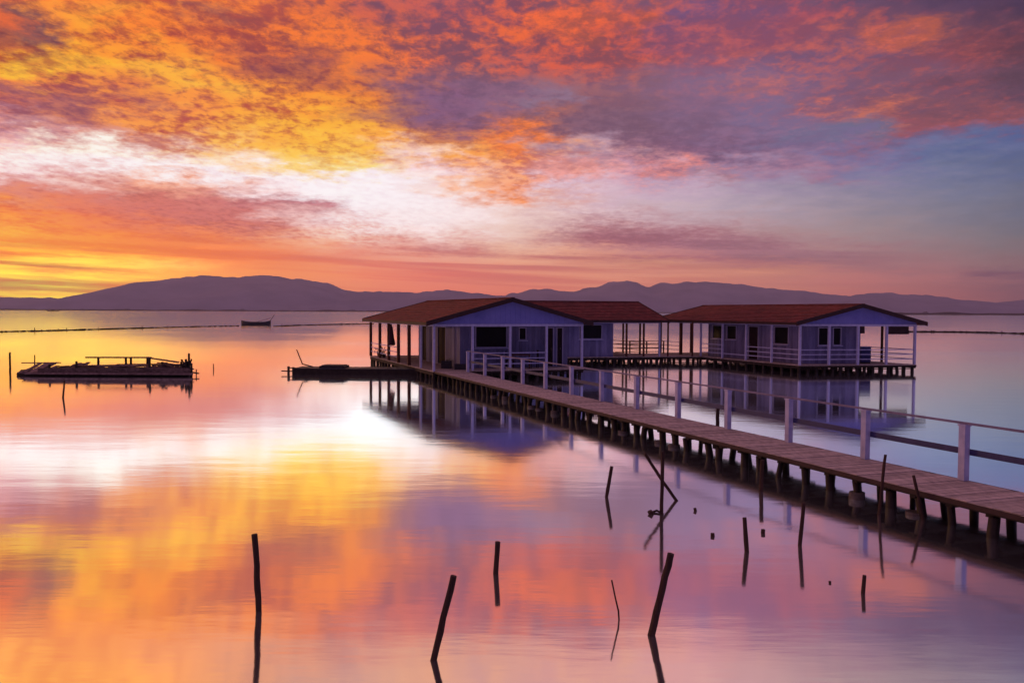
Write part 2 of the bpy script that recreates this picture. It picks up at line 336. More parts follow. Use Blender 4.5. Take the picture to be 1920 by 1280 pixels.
# ------------------------------------------------------------------ mesh helpers
class Frame:
    """Local directions of a building or pier: a along U, b along V, z up."""
    def __init__(s, O, U, V): s.O, s.U, s.V = Vector((O.x, O.y, 0)), U, V
    def p(s, a, b, z): return Vector((s.O.x + s.U.x * a + s.V.x * b, s.O.y + s.U.y * a + s.V.y * b, z))
    def rel(s, a, b, z): return s.p(a, b, z) - s.O
class Mesh:
    def __init__(s): s.v = []; s.f = []; s.sm = []
    def hexa(s, pts):
        n = len(s.v); s.v += [Vector(p) for p in pts]
        for q in ((0, 3, 2, 1), (4, 5, 6, 7), (0, 1, 5, 4), (1, 2, 6, 5), (2, 3, 7, 6), (3, 0, 4, 7)):
            s.f.append([n + i for i in q]); s.sm.append(False)
    def box(s, F, a0, a1, b0, b1, z0, z1):
        P = F.rel
        s.hexa([P(a0, b0, z0), P(a1, b0, z0), P(a1, b1, z0), P(a0, b1, z0), P(a0, b0, z1), P(a1, b0, z1), P(a1, b1, z1), P(a0, b1, z1)])
    def bar(s, p0, p1, w, h=None):
        h = h or w
        p0 = Vector(p0); p1 = Vector(p1); d = (p1 - p0).normalized()
        up = Vector((0, 0, 1)) if abs(d.z) < .95 else Vector((0, 1, 0))
        x = d.cross(up).normalized() * w / 2; y = x.normalized().cross(d) * h / 2
        s.hexa([p0 - x - y, p0 + x - y, p0 + x + y, p0 - x + y, p1 - x - y, p1 + x - y, p1 + x + y, p1 - x + y])
    def tube(s, pts, radii, n=10, jit=0.0):
        pts = [Vector(p) for p in pts]
        if not isinstance(radii, (list, tuple)): radii = [radii] * len(pts)
        base = len(s.v)
        for i, p in enumerate(pts):
            d = (pts[min(i + 1, len(pts) - 1)] - pts[max(i - 1, 0)]).normalized()
            up = Vector((0, 1, 0)) if abs(d.y) < .9 else Vector((1, 0, 0))
            x = d.cross(up).normalized(); y = x.cross(d).normalized()
            for k in range(n):
                a = 2 * math.pi * k / n; r = radii[i] * (1 + random.uniform(-jit, jit))
                s.v.append(p + (x * math.cos(a) + y * math.sin(a)) * r)
        for i in range(len(pts) - 1):
            for k in range(n):
                k2 = (k + 1) % n
                s.f.append([base + i * n + k, base + i * n + k2, base + (i + 1) * n + k2, base + (i + 1) * n + k]); s.sm.append(True)
        s.f.append([base + k for k in range(n)][::-1]); s.sm.append(False)
        e = base + (len(pts) - 1) * n
        s.f.append([e + k for k in range(n)]); s.sm.append(False)
    def poly(s, pts):
        n = len(s.v); s.v += [Vector(p) for p in pts]; s.f.append(list(range(n, n + len(pts)))); s.sm.append(False)
    def build(s, name, m, parent=None, loc=None):
        me = bpy.data.meshes.new(name)
        me.from_pydata([tuple(q) for q in s.v], [], s.f); me.update()
        bm = bmesh.new(); bm.from_mesh(me); bmesh.ops.recalc_face_normals(bm, faces=bm.faces); bm.to_mesh(me); bm.free()
        for pl, q in zip(me.polygons, s.sm): pl.use_smooth = q
        me.materials.append(m)
        o = bpy.data.objects.new(name, me); col.objects.link(o)
        if parent: o.parent = parent
        if loc is not None: o.location = loc
        return o
def tag(o, label=None, cat=None, group=None, kind=None):
    for k, q in (('label', label), ('category', cat), ('group', group), ('kind', kind)):
        if q: o[k] = q
    return o
def thing(name, label, cat, loc, group=None):
    o = bpy.data.objects.new(name, None); col.objects.link(o); o.location = loc; o.empty_display_size = .3
    return tag(o, label, cat, group)
def dup(o, parent=None, loc=None):
    c = o.copy(); col.objects.link(c)
    if parent: c.parent = parent
    if loc is not None: c.location = loc
    return c

# ------------------------------------------------------------------ water
w = Mesh(); S = 26000
w.poly([(-S, -600, 0), (S, -600, 0), (S, S, 0), (-S, S, 0)])
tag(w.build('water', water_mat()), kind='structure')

# ------------------------------------------------------------------ distant hills and shore
from mathutils import noise as mnoise
def hills(name, prof, Y, depth, seed, base_py=None):
    """A range of hills: crest heights along its length, flanks falling off to both sides."""
    m = Mesh(); nx = 260; ny = 24
    xs = [prof[0][0] + (prof[-1][0] - prof[0][0]) * i / nx for i in range(nx + 1)]
    def crest(px):
        for (x0, y0), (x1, y1) in zip(prof, prof[1:]):
            if x0 <= px <= x1:
                f = (px - x0) / (x1 - x0); f = f * f * (3 - 2 * f) * .5 + f * .5
                return y0 + (y1 - y0) * f
        return prof[-1][1]
    for j in range(ny + 1):
        tt = j / ny
        for i, px in enumerate(xs):
            c = atY(px, crest(px), Y)
            h = max(c.z, 0)
            yy = Y + (tt - .5) * depth
            k = max(0, 1 - abs(tt - .5) * 2) ** .8
            nz = mnoise.fractal(Vector((c.x / 900, yy / 900, seed)), 1.0, 2.1, 5)
            z = h * k * (1 + .35 * nz * (1 - k) * 2.2) if 0 < k < 1 else h * k
            if k == 1: z = h * (1 + .03 * nz) + 13 * mnoise.fractal(Vector((c.x / 130, seed, 3)), 1.0, 2.1, 4) * min(1, h / 60)
            m.v.append(Vector((c.x, yy, max(z, -2) if 0 < j < ny else -4)))
    for j in range(ny):
        for i in range(nx):
            a = j * (nx + 1) + i
            m.f.append([a, a + 1, a + nx + 2, a + nx + 1]); m.sm.append(True)
    return tag(m.build(name, MT['hillm']), kind='structure')
hills('hills', [(-160, 560), (0, 557), (60, 558), (100, 559), (150, 560), (175, 556), (210, 541), (260, 530), (320, 522), (385, 517), (440, 520), (500, 515), (550, 521), (610, 530), (655, 545), (690, 560), (720, 580)], 8200, 3000, 1)
hills('hills', [(600, 580), (660, 546), (720, 546), (780, 548), (840, 543), (880, 549), (940, 554), (1010, 570), (1050, 584)], 7900, 1800, 2)
hills('hills', [(900, 582), (960, 549), (1020, 541), (1075, 546), (1110, 538), (1150, 530), (1174, 526), (1192, 531), (1215, 538), (1240, 531), (1320, 528), (1380, 533), (1440, 540), (1500, 545), (1560, 552), (1640, 562), (1700, 586)], 8000, 2600, 3)
hills('hills', [(1520, 585), (1580, 556), (1640, 549), (1730, 552), (1800, 561), (1870, 567), (1920, 563), (2050, 560), (2200, 566)], 7300, 2200, 4)
def shore(name, x0, x1, Y, seed, hpx, label=None):
    m = Mesh(); n = 160; rows = [(-30, -.4), (-10, .5), (20, 1.0), (60, 1.0), (120, .6), (160, -.4)]
    for dy, k in rows:
        for i in range(n + 1):
            X = x0 + (x1 - x0) * i / n
            nz = mnoise.fractal(Vector((X / 60, Y / 50, seed)), 1.0, 2.0, 5)
            e = min(1, min(i, n - i) / 8)
            z = hpx * (.7 + .7 * max(nz, -.5)) * k * e if k > 0 else -.4
            m.v.append(Vector((X, Y + dy + nz * 12, z)))
    for j in range(len(rows) - 1):
        for i in range(n):
            a = j * (n + 1) + i; m.f.append([a, a + 1, a + n + 2, a + n + 1]); m.sm.append(True)
    return tag(m.build(name, MT['shore']), kind='structure')
shore('shore', -2600, -300, 2450, 1, 5.0)
shore('shore', -420, 260, 3000, 2, 5.0)
shore('shore', 700, 2200, 1750, 3, 5.5)
shore('shore', 150, 900, 2600, 4, 3.0)
# bushes standing on the low shore
def bush(px, py, Y, w_, h_, label):
    c = atY(px, py, Y); m = Mesh(); rnd = random.Random(int(px))
    for _ in range(140):
        a = rnd.uniform(0, 6.28); r = rnd.random() ** .5; z = rnd.random()
        p = Vector((math.cos(a) * r * w_ / 2 * (1 - .6 * z * z), math.sin(a) * r * w_ / 3, .5 + z * h_ * (1 - .5 * r * r)))
        s_ = h_ * .16
        q = [p + Vector((rnd.uniform(-s_, s_), rnd.uniform(-s_, s_), rnd.uniform(-s_, s_))) for _ in range(4)]
        m.poly(q)
    o = thing('bush', label, 'bush', (c.x, Y, 0), 'bushes on the far shore')
    m.build('crown', MT['plant'], o)
    tm = Mesh(); tm.tube([(0, 0, -.5), (0, 0, h_ * .6)], [w_ * .04, w_ * .02], 6); tm.build('trunk', MT['stake'], o)
    return o
for px, w_, h_, lb in ((155, 26, 5.5, 'small bush on the far shore, leftmost of the far bushes'), (190, 18, 4.5, 'small round bush on the far shore below the left foot of the big hill'),
                       (238, 34, 7, 'wider bush on the far shore under the left slope of the big hill'), (455, 34, 7, 'bush on the far shore straight above the moored boat'),
                       (340, 20, 5, 'low bush on the far shore under the middle of the big hill')):
    bush(px, 577, 2480, w_, h_, lb)
bush(1735, 585, 1790, 22, 7, 'dark bush on the far shore right of the right house roof')
bush(660, 580, 3050, 44, 9, 'bush on the far shore just left of the left house roof')

# ------------------------------------------------------------------ haze over the lagoon
hz = Mesh()
hz.hexa([(-10000, -400, -6), (10000, -400, -6), (10000, 10400, -6), (-10000, 10400, -6), (-10000, -400, 372), (10000, -400, 372), (10000, 10400, 372), (-10000, 10400, 372)])
hm = bpy.data.materials.new('haze_air'); hm.use_nodes = True; hn = hm.node_tree; hn.nodes.clear()
ho = hn.nodes.new('ShaderNodeOutputMaterial'); hv = hn.nodes.new('ShaderNodeVolumePrincipled')
hv.inputs['Color'].default_value = (.66, .70, 1, 1); hv.inputs['Density'].default_value = 1.25e-4
hv.inputs['Anisotropy'].default_value = .1
hn.links.new(hv.outputs[0], ho.inputs['Volume'])
USE_HAZE = True
if USE_HAZE: tag(hz.build('haze', hm), kind='stuff')

# ------------------------------------------------------------------ frames of the buildings
DZ = 0.475
VD = Vector((-.380, .925)).normalized()
def v2(a): return Vector((a.x, a.y))
LO, LR = at(813.5, 695.8, DZ), at(1090.5, 690.5, DZ)
UL = (v2(LR) - v2(LO)).normalized()
FL = Frame(LO, UL, VD); WL = (v2(LR) - v2(LO)).length
RO, RR = at(1499, 684.3, DZ), at(1714, 683, DZ)
UR = (v2(RR) - v2(RO)).normalized()
FR = Frame(RO, UR, VD); WR = (v2(RR) - v2(RO)).length
WO = at(1236, 668, DZ)
UW = Vector((.972, .235)).normalized()
FW = Frame(WO, VD, -UW)
print('LEFT', LO, WL, UL, 'RIGHT', RO, WR, UR, 'WING', WO)

def board_wall(F, axis, fixed, s0, s1, z0, z1, holes, thick=.05, bw=.19, mtl='wall', parent=None, name='wall'):
    """Siding boards standing side by side, cut round the openings. axis 'a': runs along a at b=fixed."""
    m = Mesh(); s = s0; rnd = random.Random(int(s0 * 10 + z0 * 7 + fixed * 3))
    cuts = sorted({s0, s1, *[h[0] for h in holes], *[h[1] for h in holes]})
    for c0, c1 in zip(cuts, cuts[1:]):
        n = max(1, round((c1 - c0) / bw))
        for i in range(n):
            q0 = c0 + (c1 - c0) * i / n; q1 = c0 + (c1 - c0) * (i + 1) / n - .008
            mid = (q0 + q1) / 2
            spans = [(z0, z1)]
            for h in holes:
                if h[0] < mid < h[1]:
                    ns_ = []
                    for a, b in spans:
                        if h[2] > a: ns_.append((a, min(b, h[2])))
                        if h[3] < b: ns_.append((max(a, h[3]), b))
                    spans = ns_
            off = rnd.uniform(0, .008)
            for a, b in spans:
                if b - a < .01: continue
                if axis == 'a': m.box(F, q0, q1, fixed - off, fixed + thick, a, b)
                else: m.box(F, fixed - off, fixed + thick, q0, q1, a, b)
    return m.build(name, MT[mtl], parent)

def opening(F, axis, fixed, h, kind, parent, depth=.05):
    s0, s1, z0, z1 = h
    def bx(m, a, b, c, d, e, f):
        if axis == 'a': m.box(F, a, b, c, d, e, f)
        else: m.box(F, c, d, a, b, e, f)
    g = Mesh(); bx(g, s0 + .01, s1 - .01, fixed + .03, fixed + .045, z0 + .01, z1 - .01)
    if kind == 'window':
        o = g.build('window', MT['glass'], parent)
        fr = Mesh(); t_ = .05; f0 = fixed - .03
        bx(fr, s0 - t_, s1 + t_, f0, fixed - .010, z1, z1 + t_); bx(fr, s0 - t_, s1 + t_, f0, fixed - .010, z0 - t_, z0)
        bx(fr, s0 - t_, s0, f0, fixed - .010, z0, z1); bx(fr, s1, s1 + t_, f0, fixed - .010, z0, z1)
        fr.build('frame', MT['frame'], o)
        si = Mesh(); bx(si, s0 - .1, s1 + .1, fixed - .11, fixed - .032, z0 - .10, z0 - .052); si.build('sill', MT['trim'], o)
    else:
        o = g.build('door', MT['door'], parent)
        fr = Mesh(); t_ = .05; f0 = fixed - .03
        bx(fr, s0 - t_, s1 + t_, f0, fixed - .010, z1, z1 + t_)
        bx(fr, s0 - t_, s0, f0, fixed - .010, z0, z1); bx(fr, s1, s1 + t_, f0, fixed - .010, z0, z1)
        fr.build('frame', MT['frame'], o)
        hd = Mesh(); q = s1 - .12; bx(hd, q, q + .03, fixed - .03, fixed + .029, 1.4, 1.52); hd.build('handle', MT['concrete'], o)
    return o

def roof(F, a0, a1, b0, b1, ze, zr, parent):
    am = (a0 + a1) / 2; P = F.rel; m = Mesh(); th = .07
    def zt(a): return ze + (zr - ze) * (1 - abs(a - am) / (am - a0))
    # underlay slabs
    for s0, s1 in ((a0, am), (am, a1)):
        m.hexa([P(s0, b0, zt(s0) - th), P(s1, b0, zt(s1) - th), P(s1, b1, zt(s1) - th), P(s0, b1, zt(s0) - th),
                P(s0, b0, zt(s0)), P(s1, b0, zt(s1)), P(s1, b1, zt(s1)), P(s0, b1, zt(s0))])
    # rows of tiles: each a shallow tongue laid over the next
    rnd = random.Random(int(abs(a1 * 31 + b1 * 17)))
    nrow = 12; tw = .42
    for side in (0, 1):
        for r in range(nrow):
            f0 = r / nrow; f1 = (r + 1.12) / nrow
            if f1 > 1: f1 = 1
            e0, e1 = (a0 + (am - a0) * f0, a0 + (am - a0) * f1) if side == 0 else (a1 - (a1 - am) * f0, a1 - (a1 - am) * f1)
            nb = int((b1 - b0) / tw); off = .5 * (r % 2) * tw
            for k in range(nb + 1):
                c0 = b0 + k * tw - off; c1 = c0 + tw - .012
                c0 = max(c0, b0); c1 = min(c1, b1)
                if c1 - c0 < .05: continue
                j = rnd.uniform(0, .010)
                m.hexa([P(e0, c0, zt(e0) + .004), P(e1, c0, zt(e1) + .004), P(e1, c1, zt(e1) + .004), P(e0, c1, zt(e0) + .004),
                        P(e0, c0, zt(e0) + .055 + j), P(e1, c0, zt(e1) + .02 + j), P(e1, c1, zt(e1) + .02 + j), P(e0, c1, zt(e0) + .055 + j)])
    o = m.build('roof', MT['roof'], parent)
    fa = Mesh()
    for bb0, bb1 in ((b0 - .05, b0 - .003), (b1 + .003, b1 + .05)):
        for s0, s1 in ((a0 - .04, am), (am, a1 + .04)):
            fa.hexa([P(s0, bb0, zt(s0) - .16), P(s1, bb0, zt(s1) - .16), P(s1, bb1, zt(s1) - .16), P(s0, bb1, zt(s0) - .16),
                     P(s0, bb0, zt(s0) + .08), P(s1, bb0, zt(s1) + .08), P(s1, bb1, zt(s1) + .08), P(s0, bb1, zt(s0) + .08)])
    fa.box(F, a0 - .045, a0 - .004, b0, b1, ze - .13, ze + .02)
    fa.box(F, a1 + .004, a1 + .045, b0, b1, ze - .13, ze + .02)
    fa.build('fascia', MT['fascia'], o)
    cp = Mesh(); cp.box(F, am - .11, am + .11, b0 - .03, b1 + .03, zr + .03, zr + .085); cp.build('ridge_cap', MT['roof'], o)
    return o, zt

def post(F, a, b, z0, z1, parent, w_=.11, m_='trim'):
    m = Mesh(); m.box(F, a - w_ / 2, a + w_ / 2, b - w_ / 2, b + w_ / 2, z0, z1)
    return m.build('porch_post', MT[m_], parent)
def rail(F, axis, fixed, s0, s1, zs, parent, m_='trim', hh=.045, name='railing'):
    m = Mesh()
    for z in zs:
        if axis == 'a': m.box(F, s0, s1, fixed - .02, fixed + .02, z - hh / 2, z + hh / 2)
        else: m.box(F, fixed - .02, fixed + .02, s0, s1, z - hh / 2, z + hh / 2)
    return m.build(name, MT[m_], parent)
def deck(F, a0, a1, b0, b1, parent, along='a', pw=.145, name='deck', seed=0):
    m = Mesh(); rnd = random.Random(seed)
    if along == 'a':
        n = int((b1 - b0) / pw); st = (b1 - b0) / n
        for i in range(n):
            q = b0 + i * st; j = rnd.uniform(-.006, .006)
            m.box(F, a0 + rnd.uniform(-.012, .012), a1 + rnd.uniform(-.012, .012), q, q + st - .012, DZ - .04 + j, DZ + j)
    else:
        n = int((a1 - a0) / pw); st = (a1 - a0) / n
        for i in range(n):
            q = a0 + i * st; j = rnd.uniform(-.006, .006)
            m.box(F, q, q + st - .012, b0, b1, DZ - .04 + j, DZ + j)
    return m.build(name, MT['deck'], parent)
def joists(F, a0, a1, b0, b1, parent, name='joists_and_shade_sheet'):
    m = Mesh()
    for s in (a0 + .05, (a0 + a1) / 2, a1 - .05): m.box(F, s - .05, s + .05, b0, b1, DZ - .22, DZ - .052)
    n = max(2, int((b1 - b0) / 1.2)); 
    for i in range(n + 1):
        q = b0 + .06 + (b1 - b0 - .12) * i / n; m.box(F, a0 + .12, a1 - .12, q - .05, q + .05, DZ - .27, DZ - .222)
    m.box(F, a0 - .02, a1 + .02, b0 - .03, b0 + .012, DZ - .15, DZ - .044)
    m.box(F, a0 + .02, a1 - .02, b0 + .02, b1 - .02, DZ - .0515, DZ - .0475)  # added dark sheet below the boards, painting the deck's underside shade
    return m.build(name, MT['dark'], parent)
def pile(F, a, b, parent, r=.09, m_='pile', zt=None):
    m = Mesh(); p = F.rel(a, b, 0); j = random.uniform(-.09, .09)
    m.tube([p + Vector((j, 0, -.6)), p + Vector((j * .55, 0, .05)), p + Vector((0, 0, (zt or DZ - .06)))], [r * 1.1, r, r * .95], 8, .06)
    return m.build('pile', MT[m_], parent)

def house(F, W, Lb, name, label, group, walls, post_a, post_b, front_rails, side_rails, zr, piles, brown=()):
    h = thing(name, label, 'house', F.O, group)
    deck(F, -.06, W + .08, -.06, Lb + .1, h, 'a', .16, seed=int(W * 10))
    joists(F, -.04, W + .06, -.05, Lb + .05, h)
    over = .45; ze = 2.93
    r, zt = roof(F, -over, W + over, -.32, Lb + .4, ze, zr, h)
    # beams over the posts and the two gable panels
    zb = 2.74
    bmn = Mesh()
    bmn.box(F, -.06, .06, .07, Lb - .07, zb, 2.90); bmn.box(F, W - .06, W + .06, .07, Lb - .07, zb, 2.90)
    bmn.build('eave_beam', MT['trim'], h)
    for bb, nm in ((0, 'gable_panel'), (Lb, 'gable_panel')):
        g = Mesh(); P = F.rel; n = 30
        for i in range(n):
            s0 = -.06 + (W + .12) * i / n; s1 = -.06 + (W + .12) * (i + 1) / n - .006
            g.hexa([P(s0, bb - .03, zb + .12), P(s1, bb - .03, zb + .12), P(s1, bb + .03, zb + .12), P(s0, bb + .03, zb + .12),
                    P(s0, bb - .03, max(zt(s0) - .075, zb + .125)), P(s1, bb - .03, max(zt(s1) - .075, zb + .125)), P(s1, bb + .03, max(zt(s1) - .075, zb + .125)), P(s0, bb + .03, max(zt(s0) - .075, zb + .125))])
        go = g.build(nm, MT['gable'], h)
        tb = Mesh(); tb.box(F, -.065, W + .065, bb - .065, bb + .065, zb, zb + .118); tb.build('tie_beam', MT['trim'], go)
    for a in post_a:
        post(F, a, 0, DZ, zb, h)
    for b in post_b[1:]:
        post(F, 0, b, DZ, zb, h, .10 if b not in brown else .16, 'porchbrown' if b in brown else 'trim')
    for b in post_b[1:]:
        post(F, W, b, DZ, zb, h, .10, 'porchbrown')
    for a in (W * .33, W * .66): post(F, a, Lb, DZ, zb, h, .10, 'porchbrown')
    for ax, fx, s0, s1, holes in walls:
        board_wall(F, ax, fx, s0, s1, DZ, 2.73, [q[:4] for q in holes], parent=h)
        for q in holes: opening(F, ax, fx, q[:4], q[4], h)
    for s0, s1, zs in front_rails: rail(F, 'a', 0, s0, s1, zs, h)
    for fx, s0, s1, zs in side_rails: rail(F, 'b', fx, s0, s1, zs, h)
    for a, b in piles: pile(F, a, b, h, .10)
    return h

PB = [0, 2.4, 4.8, 7.2, 9.6, 12.0, 14.7]
def pile_grid(W, Lb, fa=.5, sb=.8, rows=(.9, 2.5, 5.5, 9)):
    ps = []
    n = int(W / fa)
    for i in range(n + 1): ps.append((.05 + (W - .1) * i / n, .08))
    n = int(Lb / sb)
    for i in range(1, n + 1):
        ps.append((.06, Lb * i / n - .1)); ps.append((W - .06, Lb * i / n - .1))
    for r in rows:
        for k in range(1, 9): ps.append((W * k / 9 * .9, r))
    return ps
RZ = (.80, 1.08, 1.36)
# left house
wl = WL - .06
LHOUSE = house(FL, WL, 14.7, 'wooden_house',
      'blue gabled house with red roof at the end of the long pier', 'stilt houses over the water',
      [('a', 1.7, 1.97, wl, [(2.8, 4.5, 1.6, 2.68, 'window'), (5.25, 5.6, 2.0, 2.6, 'window'), (6.85, 7.2, DZ + .03, 2.6, 'door'), (7.45, 7.75, DZ + .03, 2.6, 'door')]),
       ('b', 1.92, 1.70, 9.8, [(4.2, 5.7, DZ + .03, 2.6, 'door'), (8.0, 8.9, DZ + .03, 2.6, 'door')]),
       ('a', 9.8, 1.97, wl, [(4.0, 5.2, 1.5, 2.5, 'window')]),
       ('b', wl, 1.7, 9.86, [(4.0, 5.2, 1.5, 2.5, 'window')])],
      [0, WL * .25, WL * .5, WL * .75, WL], PB,
      [(WL * .25 + .06, WL * .5 - .06, RZ), (WL * .5 + .06, WL * .75 - .06, RZ)],
      [(0, 7.3, 9.5, RZ), (0, 9.7, 11.9, RZ), (0, 12.1, 14.6, RZ), (WL, 2.5, 7.1, RZ), (WL, 7.3, 14.6, RZ)],
      4.16, pile_grid(WL, 14.7), brown=(7.2, 4.8, 9.6, 12.0, 14.7))
# right house
RHOUSE = house(FR, WR, 14.7, 'wooden_house',
      'blue house with long dark red roof and open right porch, rightmost of the houses', 'stilt houses over the water',
      [('a', 1.0, .97, 4.6, [(1.95, 2.55, 1.62, 2.6, 'window'), (2.9, 3.35, 1.62, 2.6, 'window')]),
       ('b', .92, 1.0, 10.2, [(2.2, 3.4, 1.62, 2.62, 'window'), (4.95, 5.85, DZ + .03, 2.6, 'door'), (7.15, 8.1, 1.75, 2.6, 'window'), (8.65, 9.7, 1.75, 2.6, 'window')]),
       ('a', 10.2, .97, 4.6, [(2.0, 3.2, 1.6, 2.6, 'window')]),
       ('b', 4.6, 1.0, 10.26, [(3.0, 4.2, 1.6, 2.6, 'window'), (6.2, 7.1, DZ + .03, 2.6, 'door')])],
      [0, WR * .25, WR * .5, WR * .75, WR], PB,
      [(.06, WR * .25 - .06, RZ), (WR * .25 + .06, WR * .5 - .06, RZ), (WR * .5 + .06, WR * .75 - .06, RZ), (WR * .75 + .06, WR - .06, RZ)],
      [(0, .1, 2.3, RZ), (0, 2.5, 4.7, RZ), (0, 7.3, 9.5, RZ), (0, 4.9, 7.1, (.80,)), (WR, .1, 7.1, RZ), (WR, 7.3, 14.6, RZ), (0, 12.1, 14.6, RZ)],
      3.98, pile_grid(WR, 14.7, .5), brown=(12.0, 14.7))

# house between them, ridge running across
def wing():
    W, Lb = 7.2, 9.2
    h = thing('wooden_house', 'small blue house with a red roof between the left and right gabled houses', 'house', FW.O, 'stilt houses over the water')
    deck(FW, -.06, W + .06, -.06, Lb, h, 'a', .16, seed=5); joists(FW, -.04, W + .04, -.05, Lb, h)
    r, zt = roof(FW, -.45, W + .45, -.4, Lb + .2, 2.93, 4.2, h)
    bm_ = Mesh(); bm_.box(FW, -.06, .06, -.06, Lb, 2.74, 2.90); bm_.box(FW, W - .06, W + .06, -.06, Lb, 2.74, 2.90); bm_.build('eave_beam', MT['trim'], h)
    P = FW.rel; n = 26
    for bb in (3.3, Lb - .1):
        g = Mesh()
        for i in range(n):
            s0 = .1 + (W - .2) * i / n; s1 = .1 + (W - .2) * (i + 1) / n - .006
            g.hexa([P(s0, bb - .03, 2.74), P(s1, bb - .03, 2.74), P(s1, bb + .03, 2.74), P(s0, bb + .03, 2.74),
                    P(s0, bb - .03, zt(s0) - .075), P(s1, bb - .03, zt(s1) - .075), P(s1, bb + .03, zt(s1) - .075), P(s0, bb + .03, zt(s0) - .075)])
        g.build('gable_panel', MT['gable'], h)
    for ax, fx, s0, s1, holes in (('b', .12, 3.3, Lb - .1, [(4.15, 5.7, 1.72, 2.62, 'window')]), ('b', W - .12, 3.3, Lb - .1, []),
                                  ('a', 3.3, .18, W - .14, [(2.0, 2.9, DZ + .03, 2.55, 'door')]), ('a', Lb - .1, .18, W - .14, [])):
        board_wall(FW, ax, fx, s0, s1, DZ, 2.735, [q[:4] for q in holes], parent=h)
        for q in holes: opening(FW, ax, fx, q[:4], q[4], h)
    for a, b in ((0, 0), (0, 1.15), (0, 2.4), (W, 0), (W, 1.15), (W, 2.4), (W * .35, 0), (W * .68, 0)):
        post(FW, a, b, DZ, 2.74, h, .10, 'trim' if (a, b) == (0, 0) else 'porchbrown')
    rail(FW, 'b', 0, .06, 3.2, RZ, h, 'porchbrown'); rail(FW, 'b', W, .06, 3.2, RZ, h, 'porchbrown')
    rail(FW, 'a', 0, W * .35, W - .06, RZ, h, 'porchbrown')
    for i in range(18): pile(FW, .06, .1 + 9 * i / 17, h)
    for i in range(1, 9): pile(FW, W * i / 8, .1, h)
    for r_ in (2.5, 5):
        for i in range(10): pile(FW, r_, .5 + 8.4 * i / 9, h)
    return h
wing()
# boardwalk joining the two
BW = Frame(Vector((WO.x, WO.y, 0)), Vector((1, .0)), VD)
bw = thing('boardwalk', 'short dark boardwalk joining the small middle house to the right house', 'boardwalk', BW.O)
gapw = (FR.p(0, 9.5, 0) - BW.p(0, 0, 0)).x
deck(BW, .12, gapw - .1, .1, 4.5, bw, 'b', .16, seed=9); joists(BW, .12, gapw - .1, .1, 4.5, bw)
for i in range(5):
    for b in (.2, 4.3): pile(BW, .2 + (gapw - .4) * i / 4, b, bw, .07)
for i in range(3): post(BW, .25 + (gapw - .5) * i / 2, 4.4, DZ, 1.4, bw, .07, 'porchbrown')
rail(BW, 'a', 4.4, .2, gapw - .2, (.85, 1.12, 1.38), bw, 'porchbrown')
for i in range(2): post(BW, .7 + (gapw - 1.3) * i, .2, DZ, 2.8, bw, .08, 'porchbrown')

# ------------------------------------------------------------------ the long pier
PW = 1.52; PE = -40.0
pier = thing('pier', 'long plank pier on many piles running from the lower right to the left house', 'pier', FL.O)
deck(FL, .0, PW, PE, -.12, pier, 'a', .15, name='plank_deck', seed=3)
pj = Mesh()
for s in (.07, PW / 2, PW - .07): pj.box(FL, s - .05, s + .05, PE, -.14, DZ - .12, DZ - .052)
pj.box(FL, .0, PW, PE, -.14, DZ - .0515, DZ - .0475)  # added dark sheet: stands in for the shade beneath the pier planks
pj.build('stringers_and_shade_sheet', MT['dark'], pier)
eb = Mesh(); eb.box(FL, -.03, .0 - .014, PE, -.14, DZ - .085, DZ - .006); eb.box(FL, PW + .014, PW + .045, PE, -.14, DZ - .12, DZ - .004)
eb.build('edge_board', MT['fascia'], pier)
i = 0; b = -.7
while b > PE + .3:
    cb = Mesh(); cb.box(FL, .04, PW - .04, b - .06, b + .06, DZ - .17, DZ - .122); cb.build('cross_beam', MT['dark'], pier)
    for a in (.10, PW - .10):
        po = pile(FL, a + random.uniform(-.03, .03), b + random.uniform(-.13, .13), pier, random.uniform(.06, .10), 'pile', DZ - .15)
        if b < -8 and (random.random() < .28 if a < 1 else random.random() < .2):
            m = Mesh(); p = FL.rel(a, b, 0)
            m.tube([p + Vector((0, 0, -.6)), p + Vector((0, 0, .06 + random.uniform(-.03, .10)))], [.17, .145], 14, .07)
            m.build('concrete_sleeve', MT['concrete'], po)
    b -= (.67 if b > -30.5 else 2.3) + random.uniform(-.05, .05)
# railing along the far edge
rb = []
for px in (877, 909, 944, 982, 1026, 1076, 1134, 1201, 1279, 1372, 1483, 1629, 1806):
    rb.append(px)
pa = PW - .07
def b_at_px(px, a=pa):
    lo, hi = PE, 0.0
    for _ in range(50):
        mid = (lo + hi) / 2; p = FL.p(a, mid, DZ)
        q = CR.transposed() @ (p - Vector((0, 0, HC)))
        x = 960 + FPX * q.x / -q.z
        if x > px: lo = mid
        else: hi = mid
    return (lo + hi) / 2
bs = [b_at_px(px) for px in rb]
step = (bs[-1] - bs[1]) / (len(bs) - 2)
bs = [bs[0]] + [bs[1] + step * k for k in range(0, 18)]
bs = [q for q in bs if q > PE + .2]
for q in bs:
    m = Mesh(); m.box(FL, pa - .06, pa + .06, q - .065, q + .065, DZ + .004, DZ + 1.0)
    po = m.build('rail_post', MT['trim'], pier)
    cpm = Mesh(); cpm.box(FL, pa - .075, pa + .075, q - .08, q + .08, DZ + 1.0, DZ + 1.03); cpm.build('post_cap', MT['trim'], po)
tr = Mesh(); tr.box(FL, pa - .03, pa + .03, bs[-1], bs[0], DZ + .965 + .067, DZ + 1.07); tr.build('top_rail', MT['raildark'], pier)
mr_ = Mesh(); mr_.box(FL, pa + .063, pa + .095, bs[-1], bs[0], DZ + .47, DZ + .58); mr_.build('middle_rail', MT['dtrim'], pier)

